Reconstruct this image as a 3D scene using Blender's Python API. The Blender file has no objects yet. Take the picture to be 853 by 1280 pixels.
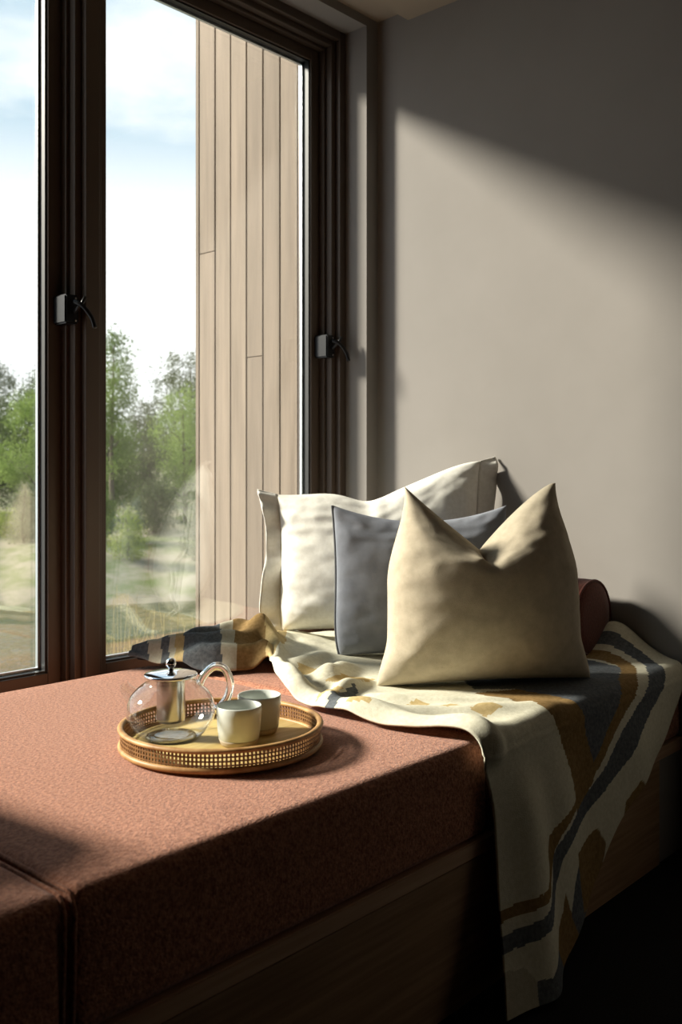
import bpy, bmesh, math, random
from mathutils import Vector, Matrix, noise

random.seed(7)
S = bpy.context.scene
C = S.collection
PI = math.pi

# ------------------------------------------------------------------ camera
cam = bpy.data.cameras.new('camera')
cam_o = bpy.data.objects.new('camera', cam)
C.objects.link(cam_o)
CAM_Z = 0.98
cam_o.location = (0, 0, CAM_Z)
VIEW = Vector((0.7425, 0.6698, 0))
cam_o.rotation_euler = (PI / 2, 0, math.atan2(VIEW.y, VIEW.x) - PI / 2)
cam.sensor_width = 36.0
cam.lens = 1199.0 / 1280.0 * 36.0
cam.shift_y = -50.0 / 1280.0
cam.dof.use_dof = True
cam.dof.focus_distance = 2.15
cam.dof.aperture_fstop = 5.6
cam.clip_start = 0.02
cam.clip_end = 400
S.camera = cam_o

# ------------------------------------------------------------------ view
S.view_settings.view_transform = 'Standard'
S.view_settings.look = 'None'
S.view_settings.gamma = 1.0
S.view_settings.use_curve_mapping = False
S.view_settings.exposure = 0.0
S.cycles.use_denoising = True
S.cycles.max_bounces = 10
S.cycles.transparent_max_bounces = 24
S.cycles.caustics_reflective = False
S.cycles.caustics_refractive = False
S.cycles.sample_clamp_indirect = 6.0

# ------------------------------------------------------------------ world: bright sky with thin broken cloud
W = bpy.data.worlds.new('sky')
S.world = W
W.use_nodes = True
nt = W.node_tree
nt.nodes.clear()
def wn(t, **k):
    n = nt.nodes.new(t)
    for a, b in k.items():
        setattr(n, a, b)
    return n
tc = wn('ShaderNodeTexCoord')
sep = wn('ShaderNodeSeparateXYZ')
nt.links.new(tc.outputs['Generated'], sep.inputs[0])
mp = wn('ShaderNodeMapping')
mp.inputs['Scale'].default_value = (1.6, 1.6, 4.2)
nt.links.new(tc.outputs['Generated'], mp.inputs[0])
nz = wn('ShaderNodeTexNoise')
nz.inputs['Scale'].default_value = 2.1
nz.inputs['Detail'].default_value = 8
nz.inputs['Roughness'].default_value = 0.55
nt.links.new(mp.outputs[0], nz.inputs['Vector'])
cl = wn('ShaderNodeMapRange')
cl.inputs['From Min'].default_value = 0.47
cl.inputs['From Max'].default_value = 0.74
nt.links.new(nz.outputs['Fac'], cl.inputs['Value'])
hz = wn('ShaderNodeMapRange')           # haze whitens the sky towards the horizon
hz.inputs['From Min'].default_value = 0.35
hz.inputs['From Max'].default_value = 0.25
nt.links.new(sep.outputs['Z'], hz.inputs['Value'])
mx = wn('ShaderNodeMath', operation='MAXIMUM')
nt.links.new(cl.outputs[0], mx.inputs[0])
nt.links.new(hz.outputs[0], mx.inputs[1])
mc = wn('ShaderNodeMixRGB')
mc.inputs['Color1'].default_value = (0.66, 0.92, 1.10, 1)
mc.inputs['Color2'].default_value = (1.50, 1.52, 1.53, 1)
nt.links.new(mx.outputs[0], mc.inputs['Fac'])
bgd = wn('ShaderNodeBackground')
SKY_STRENGTH = 1.0
bgd.inputs['Strength'].default_value = SKY_STRENGTH
nt.links.new(mc.outputs[0], bgd.inputs['Color'])
wo = wn('ShaderNodeOutputWorld')
nt.links.new(bgd.outputs[0], wo.inputs['Surface'])

# ------------------------------------------------------------------ sun
SUN_TRAVEL_K = 0.70     # drift along the window per unit of travel into the room
SUN_EL = math.radians(29)
sun = bpy.data.lights.new('sun', 'SUN')
sun.energy = 12.5
sun.angle = math.radians(10.0)   # veiled by thin cloud
sun.color = (1.0, 0.93, 0.80)
sun_o = bpy.data.objects.new('sun', sun)
C.objects.link(sun_o)
hdir = Vector((SUN_TRAVEL_K, -1, 0)).normalized()
sdir = Vector((hdir.x * math.cos(SUN_EL), hdir.y * math.cos(SUN_EL), -math.sin(SUN_EL)))
sun_o.rotation_euler = sdir.to_track_quat('-Z', 'Y').to_euler()
sun_o.location = (0.5, 6, 5)

# ------------------------------------------------------------------ materials
MATS = {}
def mat(name, color, rough=0.6, metal=0.0, spec=0.5, **kw):
    m = bpy.data.materials.new(name)
    m.use_nodes = True
    b = m.node_tree.nodes['Principled BSDF']
    b.inputs['Base Color'].default_value = (*color, 1)
    b.inputs['Roughness'].default_value = rough
    b.inputs['Metallic'].default_value = metal
    b.inputs['Specular IOR Level'].default_value = spec
    for k, v in kw.items():
        b.inputs[k.replace('_', ' ')].default_value = v
    MATS[name] = m
    return m

def noisy(m, c1, c2, scale=20, detail=4, rough=0.6, lo=0.35, hi=0.65, bump=0.0, bscale=None, stretch=(1, 1, 1), coord='Object', bdist=0.002, vary=False):
    """colour from two tones mixed by noise, with an optional fine bump"""
    t = m.node_tree
    b = t.nodes['Principled BSDF']
    tc = t.nodes.new('ShaderNodeTexCoord')
    mp = t.nodes.new('ShaderNodeMapping')
    mp.inputs['Scale'].default_value = stretch
    t.links.new(tc.outputs[coord], mp.inputs[0])
    if vary:        # shift the grain from piece to piece
        oi = t.nodes.new('ShaderNodeObjectInfo')
        sc_ = t.nodes.new('ShaderNodeVectorMath'); sc_.operation = 'SCALE'; sc_.inputs['Scale'].default_value = 37.0
        cb = t.nodes.new('ShaderNodeCombineXYZ')
        t.links.new(oi.outputs['Random'], cb.inputs[0]); t.links.new(oi.outputs['Random'], cb.inputs[2])
        t.links.new(cb.outputs[0], sc_.inputs[0]); t.links.new(sc_.outputs[0], mp.inputs['Location'])
    n = t.nodes.new('ShaderNodeTexNoise')
    n.inputs['Scale'].default_value = scale
    n.inputs['Detail'].default_value = detail
    n.inputs['Roughness'].default_value = rough
    t.links.new(mp.outputs[0], n.inputs['Vector'])
    r = t.nodes.new('ShaderNodeMapRange')
    r.inputs['From Min'].default_value = lo
    r.inputs['From Max'].default_value = hi
    t.links.new(n.outputs['Fac'], r.inputs['Value'])
    x = t.nodes.new('ShaderNodeMixRGB')
    x.inputs['Color1'].default_value = (*c1, 1)
    x.inputs['Color2'].default_value = (*c2, 1)
    t.links.new(r.outputs[0], x.inputs['Fac'])
    out_c = x.outputs[0]
    if vary:
        hs = t.nodes.new('ShaderNodeHueSaturation')
        mr = t.nodes.new('ShaderNodeMapRange'); mr.inputs['To Min'].default_value = 0.84; mr.inputs['To Max'].default_value = 1.14
        t.links.new(oi.outputs['Random'], mr.inputs['Value']); t.links.new(mr.outputs[0], hs.inputs['Value'])
        t.links.new(out_c, hs.inputs['Color']); out_c = hs.outputs[0]
    t.links.new(out_c, b.inputs['Base Color'])
    if bump:
        n2 = t.nodes.new('ShaderNodeTexNoise')
        n2.inputs['Scale'].default_value = bscale or scale
        n2.inputs['Detail'].default_value = 3
        t.links.new(mp.outputs[0], n2.inputs['Vector'])
        bp = t.nodes.new('ShaderNodeBump')
        bp.inputs['Strength'].default_value = bump
        bp.inputs['Distance'].default_value = bdist
        t.links.new(n2.outputs['Fac'], bp.inputs['Height'])
        t.links.new(bp.outputs[0], b.inputs['Normal'])
    return m

noisy(mat('plaster', (0.50, 0.46, 0.42), 0.75, spec=0.2), (0.245, 0.226, 0.208), (0.262, 0.242, 0.224), 3, bump=0.04, bscale=60)
mat('ceiling_paint', (0.36, 0.295, 0.225), 0.8, spec=0.2)
noisy(mat('dark_room', (0.05, 0.04, 0.033), 0.9, spec=0.1), (0.05, 0.042, 0.035), (0.06, 0.05, 0.042), 2)
noisy(mat('carpet', (0.012, 0.012, 0.012), 0.95, spec=0.1), (0.008, 0.008, 0.009), (0.022, 0.021, 0.020), 300, bump=0.5, bscale=400)
mat('bronze_frame', (0.088, 0.064, 0.048), 0.38, 0.2, spec=0.5)
mat('gasket', (0.008, 0.009, 0.010), 0.5)
mat('spacer', (0.55, 0.60, 0.62), 0.35, 0.7)
mat('black_metal', (0.008, 0.008, 0.009), 0.35, 0.3)
mat('screw', (0.5, 0.5, 0.5), 0.3, 1.0)
noisy(mat('terracotta_wool', (0.4, 0.16, 0.1), 0.95, spec=0.08, Sheen_Weight=0.25, Sheen_Roughness=0.5), (0.235, 0.080, 0.042), (0.56, 0.255, 0.155), 150, 4, 0.65, 0.36, 0.64, bump=0.9, bscale=260, stretch=(1.0, 1.6, 1.0), bdist=0.003)
noisy(mat('terracotta_piping', (0.3, 0.1, 0.06), 0.95, spec=0.05), (0.24, 0.075, 0.045), (0.36, 0.13, 0.08), 200, bump=0.4)
noisy(mat('rust_velvet', (0.16, 0.04, 0.02), 0.95, spec=0.05, Sheen_Weight=0.3), (0.085, 0.018, 0.010), (0.13, 0.032, 0.018), 150, bump=0.3)
noisy(mat('white_linen', (0.78, 0.76, 0.70), 0.9, spec=0.15), (0.74, 0.72, 0.65), (0.82, 0.80, 0.74), 90, bump=0.25, bscale=700)
noisy(mat('grey_linen', (0.27, 0.28, 0.31), 0.9, spec=0.15), (0.20, 0.212, 0.245), (0.275, 0.29, 0.328), 14, 6, bump=0.25, bscale=500)
mat('grey_zip', (0.10, 0.105, 0.115), 0.7)
noisy(mat('oat_linen', (0.60, 0.53, 0.41), 0.9, spec=0.15), (0.47, 0.405, 0.30), (0.56, 0.485, 0.365), 40, 5, bump=0.3, bscale=600)
noisy(mat('oak', (0.36, 0.22, 0.12), 0.55, spec=0.3), (0.26, 0.15, 0.075), (0.40, 0.25, 0.14), 6, 6, stretch=(0.6, 6, 14), bump=0.05)
noisy(mat('oak_edge', (0.5, 0.32, 0.2), 0.5, spec=0.3), (0.42, 0.26, 0.16), (0.55, 0.36, 0.23), 6, 6, stretch=(0.6, 6, 14))
noisy(mat('rattan', (0.55, 0.33, 0.13), 0.5, spec=0.4), (0.33, 0.165, 0.052), (0.54, 0.32, 0.125), 30, 4, bump=0.1)
noisy(mat('rattan_dark', (0.30, 0.15, 0.05), 0.5, spec=0.4), (0.16, 0.072, 0.022), (0.30, 0.15, 0.05), 50, 4)
noisy(mat('bamboo_board', (0.62, 0.46, 0.17), 0.5, spec=0.4), (0.56, 0.40, 0.13), (0.74, 0.56, 0.24), 8, 5, stretch=(1, 8, 1))
mat('chrome', (0.82, 0.84, 0.88), 0.06, 1.0)
mat('mesh_steel', (0.62, 0.60, 0.58), 0.25, 1.0)
noisy(mat('celadon_glaze', (0.58, 0.62, 0.58), 0.25, spec=0.5), (0.64, 0.67, 0.62), (0.70, 0.73, 0.68), 12)
noisy(mat('bare_clay', (0.55, 0.47, 0.36), 0.8, spec=0.2), (0.50, 0.42, 0.31), (0.60, 0.51, 0.40), 60)
noisy(mat('cladding', (0.55, 0.43, 0.31), 0.75, spec=0.2), (0.175, 0.138, 0.104), (0.265, 0.208, 0.158), 3.2, 7, 0.6, 0.3, 0.7, bump=0.15, bscale=8, stretch=(8, 8, 0.55), vary=True)
mat('cladding_back', (0.06, 0.05, 0.04), 0.9)

# window glass: thin sheet, mostly clear, mirror share rises at grazing angles
def sheet_glass(name, tint, boost, rough=0.0, base=0.04):
    m = bpy.data.materials.new(name)
    m.use_nodes = True
    t = m.node_tree
    t.nodes.clear()
    lw = t.nodes.new('ShaderNodeLayerWeight')
    lw.inputs['Blend'].default_value = 0.5
    p = t.nodes.new('ShaderNodeMath'); p.operation = 'POWER'
    t.links.new(lw.outputs['Facing'], p.inputs[0]); p.inputs[1].default_value = 5
    a = t.nodes.new('ShaderNodeMath'); a.operation = 'MULTIPLY_ADD'
    t.links.new(p.outputs[0], a.inputs[0]); a.inputs[1].default_value = (1 - base) * boost; a.inputs[2].default_value = base * boost
    a.use_clamp = True
    tr = t.nodes.new('ShaderNodeBsdfTransparent'); tr.inputs[0].default_value = (*tint, 1)
    gl = t.nodes.new('ShaderNodeBsdfGlossy'); gl.inputs['Roughness'].default_value = rough
    gl.inputs['Color'].default_value = (1, 1, 1, 1)
    mxs = t.nodes.new('ShaderNodeMixShader')
    t.links.new(a.outputs[0], mxs.inputs[0]); t.links.new(tr.outputs[0], mxs.inputs[1]); t.links.new(gl.outputs[0], mxs.inputs[2])
    o = t.nodes.new('ShaderNodeOutputMaterial')
    t.links.new(mxs.outputs[0], o.inputs[0])
    MATS[name] = m
    return m
sheet_glass('window_glass', (0.975, 0.985, 0.98), 1.0, base=0.10)
sheet_glass('pot_glass', (0.97, 0.975, 0.97), 1.9, base=0.05)
g = mat('solid_glass', (0.98, 0.98, 0.97), 0.0, 0.0, Transmission_Weight=1.0, IOR=1.45)

def leaf_mat(name, c1, c2, trans=0.45):
    m = bpy.data.materials.new(name)
    m.use_nodes = True
    t = m.node_tree
    t.nodes.clear()
    tc = t.nodes.new('ShaderNodeTexCoord')
    n = t.nodes.new('ShaderNodeTexNoise'); n.inputs['Scale'].default_value = 1.6; n.inputs['Detail'].default_value = 6
    n.inputs['Roughness'].default_value = 0.7
    t.links.new(tc.outputs['Object'], n.inputs['Vector'])
    r = t.nodes.new('ShaderNodeMapRange'); r.inputs['From Min'].default_value = 0.32; r.inputs['From Max'].default_value = 0.68
    t.links.new(n.outputs['Fac'], r.inputs['Value'])
    x = t.nodes.new('ShaderNodeMixRGB'); x.inputs['Color1'].default_value = (*c1, 1); x.inputs['Color2'].default_value = (*c2, 1)
    t.links.new(r.outputs[0], x.inputs['Fac'])
    d = t.nodes.new('ShaderNodeBsdfDiffuse'); tl = t.nodes.new('ShaderNodeBsdfTranslucent')
    t.links.new(x.outputs[0], d.inputs[0]); t.links.new(x.outputs[0], tl.inputs[0])
    ms = t.nodes.new('ShaderNodeMixShader'); ms.inputs[0].default_value = trans
    t.links.new(d.outputs[0], ms.inputs[1]); t.links.new(tl.outputs[0], ms.inputs[2])
    o = t.nodes.new('ShaderNodeOutputMaterial'); t.links.new(ms.outputs[0], o.inputs[0])
    MATS[name] = m
leaf_mat('leaf_dark', (0.055, 0.075, 0.035), (0.15, 0.18, 0.085))
leaf_mat('leaf_grey', (0.075, 0.09, 0.05), (0.17, 0.19, 0.105))
leaf_mat('leaf_mid', (0.09, 0.14, 0.04), (0.22, 0.29, 0.09))
leaf_mat('leaf_bright', (0.16, 0.24, 0.06), (0.34, 0.42, 0.15))
leaf_mat('leaf_yellow', (0.19, 0.24, 0.05), (0.36, 0.40, 0.11))
leaf_mat('leaf_pale', (0.17, 0.18, 0.115), (0.29, 0.29, 0.20))
leaf_mat('straw', (0.30, 0.26, 0.13), (0.52, 0.45, 0.26))
mat('bark', (0.10, 0.08, 0.06), 0.9)
noisy(mat('bank_soil', (0.4, 0.35, 0.25), 0.95, spec=0.1), (0.11, 0.135, 0.05), (0.25, 0.222, 0.17), 1.1, 8, 0.7, 0.38, 0.58)
w = noisy(mat('pond_water', (0.05, 0.06, 0.035), 0.08, spec=0.6), (0.05, 0.06, 0.025), (0.085, 0.09, 0.045), 1.0, bump=0.8, bscale=6, stretch=(1, 1, 1), bdist=0.05)

# ------------------------------------------------------------------ mesh helpers
def link(name, me, material=None, parent=None, smooth=True):
    o = bpy.data.objects.new(name, me)
    C.objects.link(o)
    if material:
        me.materials.append(MATS[material] if isinstance(material, str) else material)
    if parent:
        o.parent = parent
    if smooth:
        for p in me.polygons:
            p.use_smooth = True
    return o

def from_bm(name, bm, material=None, parent=None, smooth=False):
    me = bpy.data.meshes.new(name)
    bmesh.ops.recalc_face_normals(bm, faces=bm.faces)
    bm.to_mesh(me); bm.free()
    return link(name, me, material, parent, smooth)

def pyd(name, v, f, material=None, parent=None, smooth=True):
    me = bpy.data.meshes.new(name)
    me.from_pydata(v, [], f)
    me.update()
    return link(name, me, material, parent, smooth)

def box(bm, x0, x1, y0, y1, z0, z1):
    vs = [bm.verts.new((x, y, z)) for z in (z0, z1) for y in (y0, y1) for x in (x0, x1)]
    for f in ((0, 2, 3, 1), (4, 5, 7, 6), (0, 1, 5, 4), (2, 6, 7, 3), (0, 4, 6, 2), (1, 3, 7, 5)):
        bm.faces.new([vs[i] for i in f])
    return vs

def boxes(name, lst, material, parent=None, bevel=0.0):
    bm = bmesh.new()
    for b in lst:
        box(bm, *b)
    if bevel:
        bmesh.ops.bevel(bm, geom=bm.edges[:], offset=bevel, segments=2, affect='EDGES')
    return from_bm(name, bm, material, parent)

def lathe(name, prof, material, parent=None, seg=64, smooth=True, close=False):
    v, f = [], []
    n = len(prof)
    for i in range(seg):
        a = 2 * PI * i / seg
        ca, sa = math.cos(a), math.sin(a)
        for r, z in prof:
            v.append((r * ca, r * sa, z))
    rng = n if close else n - 1
    for i in range(seg):
        j = (i + 1) % seg
        for k in range(rng):
            k2 = (k + 1) % n
            f.append((i * n + k, j * n + k, j * n + k2, i * n + k2))
    o = pyd(name, v, f, material, parent, smooth)
    bm = bmesh.new(); bm.from_mesh(o.data)
    bmesh.ops.remove_doubles(bm, verts=bm.verts, dist=1e-6)
    bmesh.ops.recalc_face_normals(bm, faces=bm.faces)
    bm.to_mesh(o.data); bm.free()
    return o

def tube_data(pts, rad, seg=10, closed=False):
    pts = [Vector(p) for p in pts]
    n = len(pts)
    v, f = [], []
    up = None
    for i, p in enumerate(pts):
        a = pts[(i - 1) % n] if (closed or i > 0) else p
        b = pts[(i + 1) % n] if (closed or i < n - 1) else p
        d = (b - a).normalized()
        if up is None:
            up = Vector((0, 0, 1)) if abs(d.z) < 0.9 else Vector((1, 0, 0))
        s = d.cross(up).normalized()
        up = s.cross(d).normalized()
        r = rad[i] if isinstance(rad, (list, tuple)) else rad
        for k in range(seg):
            t = 2 * PI * k / seg
            v.append(tuple(p + s * (r * math.cos(t)) + up * (r * math.sin(t))))
    m = n if closed else n - 1
    for i in range(m):
        j = (i + 1) % n
        for k in range(seg):
            l = (k + 1) % seg
            f.append((i * seg + k, i * seg + l, j * seg + l, j * seg + k))
    if not closed:
        f.append(tuple(range(seg))[::-1])
        f.append(tuple((n - 1) * seg + k for k in range(seg)))
    return v, f

def tube(name, pts, rad, material, parent=None, seg=10, closed=False):
    v, f = tube_data(pts, rad, seg, closed)
    return pyd(name, v, f, material, parent)

def smooth_curve(pts, n=40):
    """Catmull-Rom through tuples of any length"""
    P = [pts[0]] + list(pts) + [pts[-1]]
    out = []
    m = len(pts) - 1
    for i in range(n + 1):
        t = i / n * m
        k = min(int(t), m - 1); t -= k
        a, b, c, d = P[k], P[k + 1], P[k + 2], P[k + 3]
        out.append(tuple(0.5 * (2 * b[j] + (c[j] - a[j]) * t + (2 * a[j] - 5 * b[j] + 4 * c[j] - d[j]) * t * t
                                + (3 * b[j] - a[j] - 3 * c[j] + d[j]) * t ** 3) for j in range(len(b))))
    return out

def empty(name, loc=(0, 0, 0), rot=(0, 0, 0)):
    o = bpy.data.objects.new(name, None)
    o.empty_display_size = 0.1
    C.objects.link(o)
    o.location = loc; o.rotation_euler = rot
    return o

def tag(o, label, cat=None, group=None, kind=None):
    o['label'] = label
    if cat: o['category'] = cat
    if group: o['group'] = group
    if kind: o['kind'] = kind
    return o

def struct(o, label=None):
    o['kind'] = 'structure'
    if label: o['label'] = label
    return o

def clamp(x, a=0.0, b=1.0):
    return max(a, min(b, x))
def sstep(a, b, x):
    t = clamp((x - a) / (b - a)); return t * t * (3 - 2 * t)

# ================================================================== SETTING
XW = 2.44            # end wall face
YN = 2.037           # room face of the window wall
YF = 2.126           # room face of the window frame
ZC = 2.436           # ceiling
OX0, OX1, OZ0, OZ1 = -0.28, 2.3826, 0.371, 2.4375   # window opening
YB = 2.245           # outer face of the window wall

struct(boxes('floor', [(-2.6, XW, -3.0, YB, -0.12, 0.0)], 'carpet'), 'black carpeted floor')
struct(boxes('wall_right', [(XW, XW + 0.16, -3.0, YB, -0.12, 2.75)], 'plaster'), 'warm grey plastered end wall')
struct(boxes('wall_window', [(-2.6, OX0, YN, YB, 0, 2.75), (OX1, XW, YN, YB, 0, 2.75),
                             (OX0, OX1, YN, YB, 0, OZ0), (OX0, OX1, YN, YB, OZ1, 2.75)], 'plaster'), 'plastered wall around the window')
struct(boxes('ceiling', [(-2.6, XW, -3.0, 1.91, ZC, 2.62), (-2.6, XW, 1.91, YN, 2.468, 2.62)], 'ceiling_paint'), 'painted ceiling with a recess along the window')
struct(boxes('wall_left', [(-2.76, -2.6, -3.0, YB, -0.12, 2.75)], 'dark_room'), 'dark wall')
struct(boxes('wall_back', [(-2.76, XW + 0.16, -3.16, -3.0, -0.12, 2.75)], 'dark_room'), 'dark wall')

# ------------------------------------------------------------------ window
win = empty('window_1', (0, 0, 0)); struct(win, 'bronze framed window of two tall casements')
def ring(bm, x0, x1, z0, z1, wdt, y0, y1):
    box(bm, x0, x0 + wdt, y0, y1, z0, z1)
    box(bm, x1 - wdt, x1, y0, y1, z0, z1)
    box(bm, x0 + wdt, x1 - wdt, y0, y1, z0, z0 + wdt)
    box(bm, x0 + wdt, x1 - wdt, y0, y1, z1 - wdt, z1)
PANES = [(-0.25, 1.383), (1.4246, 2.3525)]
FZ0, FZ1 = 0.401, 2.4075
bm = bmesh.new()
box(bm, OX0, PANES[0][0], YF, YB, OZ0, OZ1)
box(bm, PANES[0][1], PANES[1][0], YF, YB, OZ0, OZ1)
box(bm, PANES[1][1], OX1, YF, YB, OZ0, OZ1)
for a, b in PANES:
    box(bm, a, b, YF, YB, OZ0, FZ0)
    box(bm, a, b, YF, YB, FZ1, OZ1)
    ring(bm, a, b, FZ0, FZ1, 0.019, 2.147, YB)
    ring(bm, a + 0.019, b - 0.019, FZ0 + 0.019, FZ1 - 0.019, 0.010, 2.172, YB)
fr = from_bm('frame', bm, 'bronze_frame', win)
bv = fr.modifiers.new('soft', 'BEVEL'); bv.width = 0.002; bv.segments = 2; bv.limit_method = 'ANGLE'
for a, b in PANES:
    bm = bmesh.new()
    ring(bm, a + 0.0295, b - 0.0295, FZ0 + 0.0295, FZ1 - 0.0295, 0.0365, 2.195, YB + 0.012)
    sash = from_bm('sash', bm, 'bronze_frame', win)
    bv = sash.modifiers.new('soft', 'BEVEL'); bv.width = 0.002; bv.segments = 2; bv.limit_method = 'ANGLE'
    ga, gb, gz0, gz1 = a + 0.066, b - 0.066, FZ0 + 0.066, FZ1 - 0.066
    bm = bmesh.new(); ring(bm, ga, gb, gz0, gz1, 0.005, 2.203, 2.2265)
    from_bm('glazing_gasket', bm, 'gasket', sash)
    bm = bmesh.new(); ring(bm, ga + 0.002, gb - 0.002, gz0 + 0.002, gz1 - 0.002, 0.009, 2.2275, 2.2375)
    from_bm('spacer_bar', bm, 'spacer', sash)
    for yy in (2.2268, 2.2382):
        pyd('glass_pane', [(ga, yy, gz0), (gb, yy, gz0), (gb, yy, gz1), (ga, yy, gz1)], [(0, 1, 2, 3)], 'window_glass', sash, False)
    # cam handle on the right stile
    h = boxes('handle', [(b - 0.052, b - 0.012, 2.138, 2.197, 1.357, 1.431)], 'black_metal', win, 0.004)
    h['label'] = 'black cam handle'
    tube('lever', smooth_curve([(b - 0.030, 2.132, 1.412), (b - 0.020, 2.110, 1.400), (b - 0.002, 2.098, 1.372), (b + 0.004, 2.092, 1.345)], 14),
         [0.007] * 4 + [0.006] * 11, 'black_metal', h, 8)
    tube('catch', [(b - 0.030, 2.134, 1.385), (b - 0.018, 2.112, 1.410), (b - 0.012, 2.110, 1.424)], 0.005, 'black_metal', h, 8)
    for zz in (1.366, 1.422):
        tube('screw', [(b - 0.022, 2.139, zz), (b - 0.022, 2.1365, zz)], 0.003, 'screw', h, 8)

# ------------------------------------------------------------------ timber clad fin outside the window
XFIN = 2.30
fin = boxes('wall_outside', [(XFIN + 0.022, XFIN + 0.11, YB + 0.013, 2.775, -1.3, 3.3)], 'cladding_back'); struct(fin, 'timber clad fin wall outside the window')
def fin_y(px):
    t = (px - 426.5) / 1199.0
    return XFIN * (VIEW.y - VIEW.x * t) / (VIEW.x + VIEW.y * t)
edges = [2.788, 2.697, 2.612, 2.527, 2.442, 2.357, 2.270]
for i in range(6):
    y1, y0 = edges[i], edges[i + 1]
    cuts = {0: [1.79], 3: [1.385], 4: [2.45]}.get(i, [])
    zs = [-1.3] + cuts + [3.3]
    for k in range(len(zs) - 1):
        bm = bmesh.new()
        box(bm, XFIN + random.uniform(0, 0.001), XFIN + 0.022, y0 + 0.0022, y1 - 0.0022, zs[k] + 0.0008, zs[k + 1] - 0.0008)
        bmesh.ops.bevel(bm, geom=bm.edges[:], offset=0.002, segments=1, affect='EDGES')
        pl = from_bm('plank', bm, 'cladding', fin)
bm = bmesh.new(); box(bm, XFIN - 0.001, XFIN + 0.112, 2.7895, 2.806, -1.3, 3.3); from_bm('plank', bm, 'cladding', fin)

# ================================================================== BENCH
bench = empty('window_bench', (1.2, 1.5, 0))
tag(bench, 'built-in oak window bench under the terracotta cushions', 'bench')
def bpart(name, lst, m, bevel=0.002):
    o = boxes(name, lst, m, None, bevel)
    o.data.transform(Matrix.Translation((-1.2, -1.5, 0)))
    o.parent = bench
    return o
BX0 = -0.9
bpart('seat_board', [(BX0, XW - 0.002, 1.03, YF - 0.004, 0.266, 0.2935)], 'oak')
bpart('edge_rail', [(BX0, XW - 0.002, 1.006, 1.0295, 0.264, 0.294)], 'oak_edge')
bpart('front_panel', [(BX0, 2.305, 1.010, 1.03, 0.002, 0.263)], 'oak')
bpart('scribe_filler', [(2.306, XW - 0.002, 1.014, 1.03, 0.002, 0.263)], 'plaster')

def cushion(x0, x1, label):
    r = empty('seat_cushion', ((x0 + x1) / 2, 1.53, 0.2945)); tag(r, label, 'cushion', 'seat cushions on the bench')
    hw, hd, H = (x1 - x0) / 2 - 0.002, 0.522, 0.183
    def axis(h0, h1, r_, m):
        e = [r_ * (1 - math.cos(k / 6 * PI / 2)) for k in range(7)]
        return [h0 + q for q in e] + [h0 + r_ + (h1 - h0 - 2 * r_) * k / m for k in range(1, m)] + [h1 - q for q in e[::-1]]
    R_ = 0.022
    axs = [axis(-hw, hw, R_, 12), axis(-hd, hd, R_, 12), axis(0, H, R_, 4)]
    lim = [(-hw + R_, hw - R_), (-hd + R_, hd - R_), (R_, H - R_)]
    bm = bmesh.new()
    for d0 in range(3):
        d1, d2 = (d0 + 1) % 3, (d0 + 2) % 3
        for side_ in (0, -1):
            g_ = []
            for p1 in axs[d1]:
                row = []
                for p2 in axs[d2]:
                    q = [0, 0, 0]; q[d0] = axs[d0][side_]; q[d1] = p1; q[d2] = p2
                    c_ = Vector([clamp(q[k], *lim[k]) for k in range(3)])
                    n_ = Vector(q) - c_
                    p3 = c_ + n_.normalized() * R_
                    u, w_ = p3.x / hw, p3.y / hd
                    if p3.z > H * 0.7: p3.z += 0.004 * max(0, (1 - u ** 6) * (1 - w_ ** 6))
                    row.append(bm.verts.new(p3))
                g_.append(row)
            for i in range(len(g_) - 1):
                for j in range(len(g_[0]) - 1):
                    bm.faces.new((g_[i][j], g_[i + 1][j], g_[i + 1][j + 1], g_[i][j + 1]))
    bmesh.ops.remove_doubles(bm, verts=bm.verts, dist=1e-5)
    o = from_bm('cover', bm, 'terracotta_wool', r, True)
    # welt cord round the upper edge
    for sx in (-1, 1):
        pts = [(sx * (hw - 0.005), -hd + 0.004, 0.02), (sx * (hw - 0.005), -hd - 0.001, H - 0.026)]
        pts += [(sx * (hw - 0.005), -hd + 0.021 - 0.020 * math.cos(q), H - 0.024 + 0.020 * math.sin(q)) for q in (0.3, 0.7, 1.1, 1.5)]
        pts += [(sx * (hw - 0.005), hd - 0.03, H - 0.004)]
        tube('piping', pts, 0.0030, 'terracotta_wool', r, 8)
    return r
cushion(-0.27, 0.633, 'terracotta seat cushion with no blanket or tray on it')
cushion(0.633, 1.54, 'terracotta seat cushion carrying the round rattan tray')
cushion(1.54, XW - 0.004, 'terracotta seat cushion under the pillows against the end wall')
ZS = 0.4815     # cushion top

# ================================================================== BLANKET
ROWS = [  # left a, left b, right a, right b  (flat cloth coordinates; b < 1 hangs over the front), crown height
    (1.458, 2.046, 1.500, 2.066, 0.030),
    (1.500, 1.930, 1.650, 2.066, 0.072),
    (1.545, 1.815, 1.800, 2.062, 0.098),
    (1.640, 1.735, 1.960, 2.055, 0.092),
    (1.545, 1.610, 2.180, 2.000, 0.052),
    (1.476, 1.510, 2.360, 1.840, 0.024),
    (1.440, 1.400, 2.410, 1.620, 0.012),
    (1.425, 1.270, 2.415, 1.420, 0.008),
    (1.436, 1.155, 2.418, 1.270, 0.006),
    (1.460, 1.065, 2.424, 1.150, 0.006),
    (1.478, 0.990, 2.428, 1.030, 0.006),
    (1.512, 0.900, 2.350, 0.920, 0.004),
    (1.520, 0.810, 2.190, 0.815, 0.004),
    (1.520, 0.720, 1.995, 0.722, 0.004),
    (1.520, 0.640, 1.905, 0.642, 0.004),
    (1.518, 0.580, 1.815, 0.582, 0.004),
    (1.514, 0.538, 1.690, 0.541, 0.004),
]
CREAM, SLATE, BROWN, TAN, PALE = 0, 1, 2, 3, 4
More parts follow.
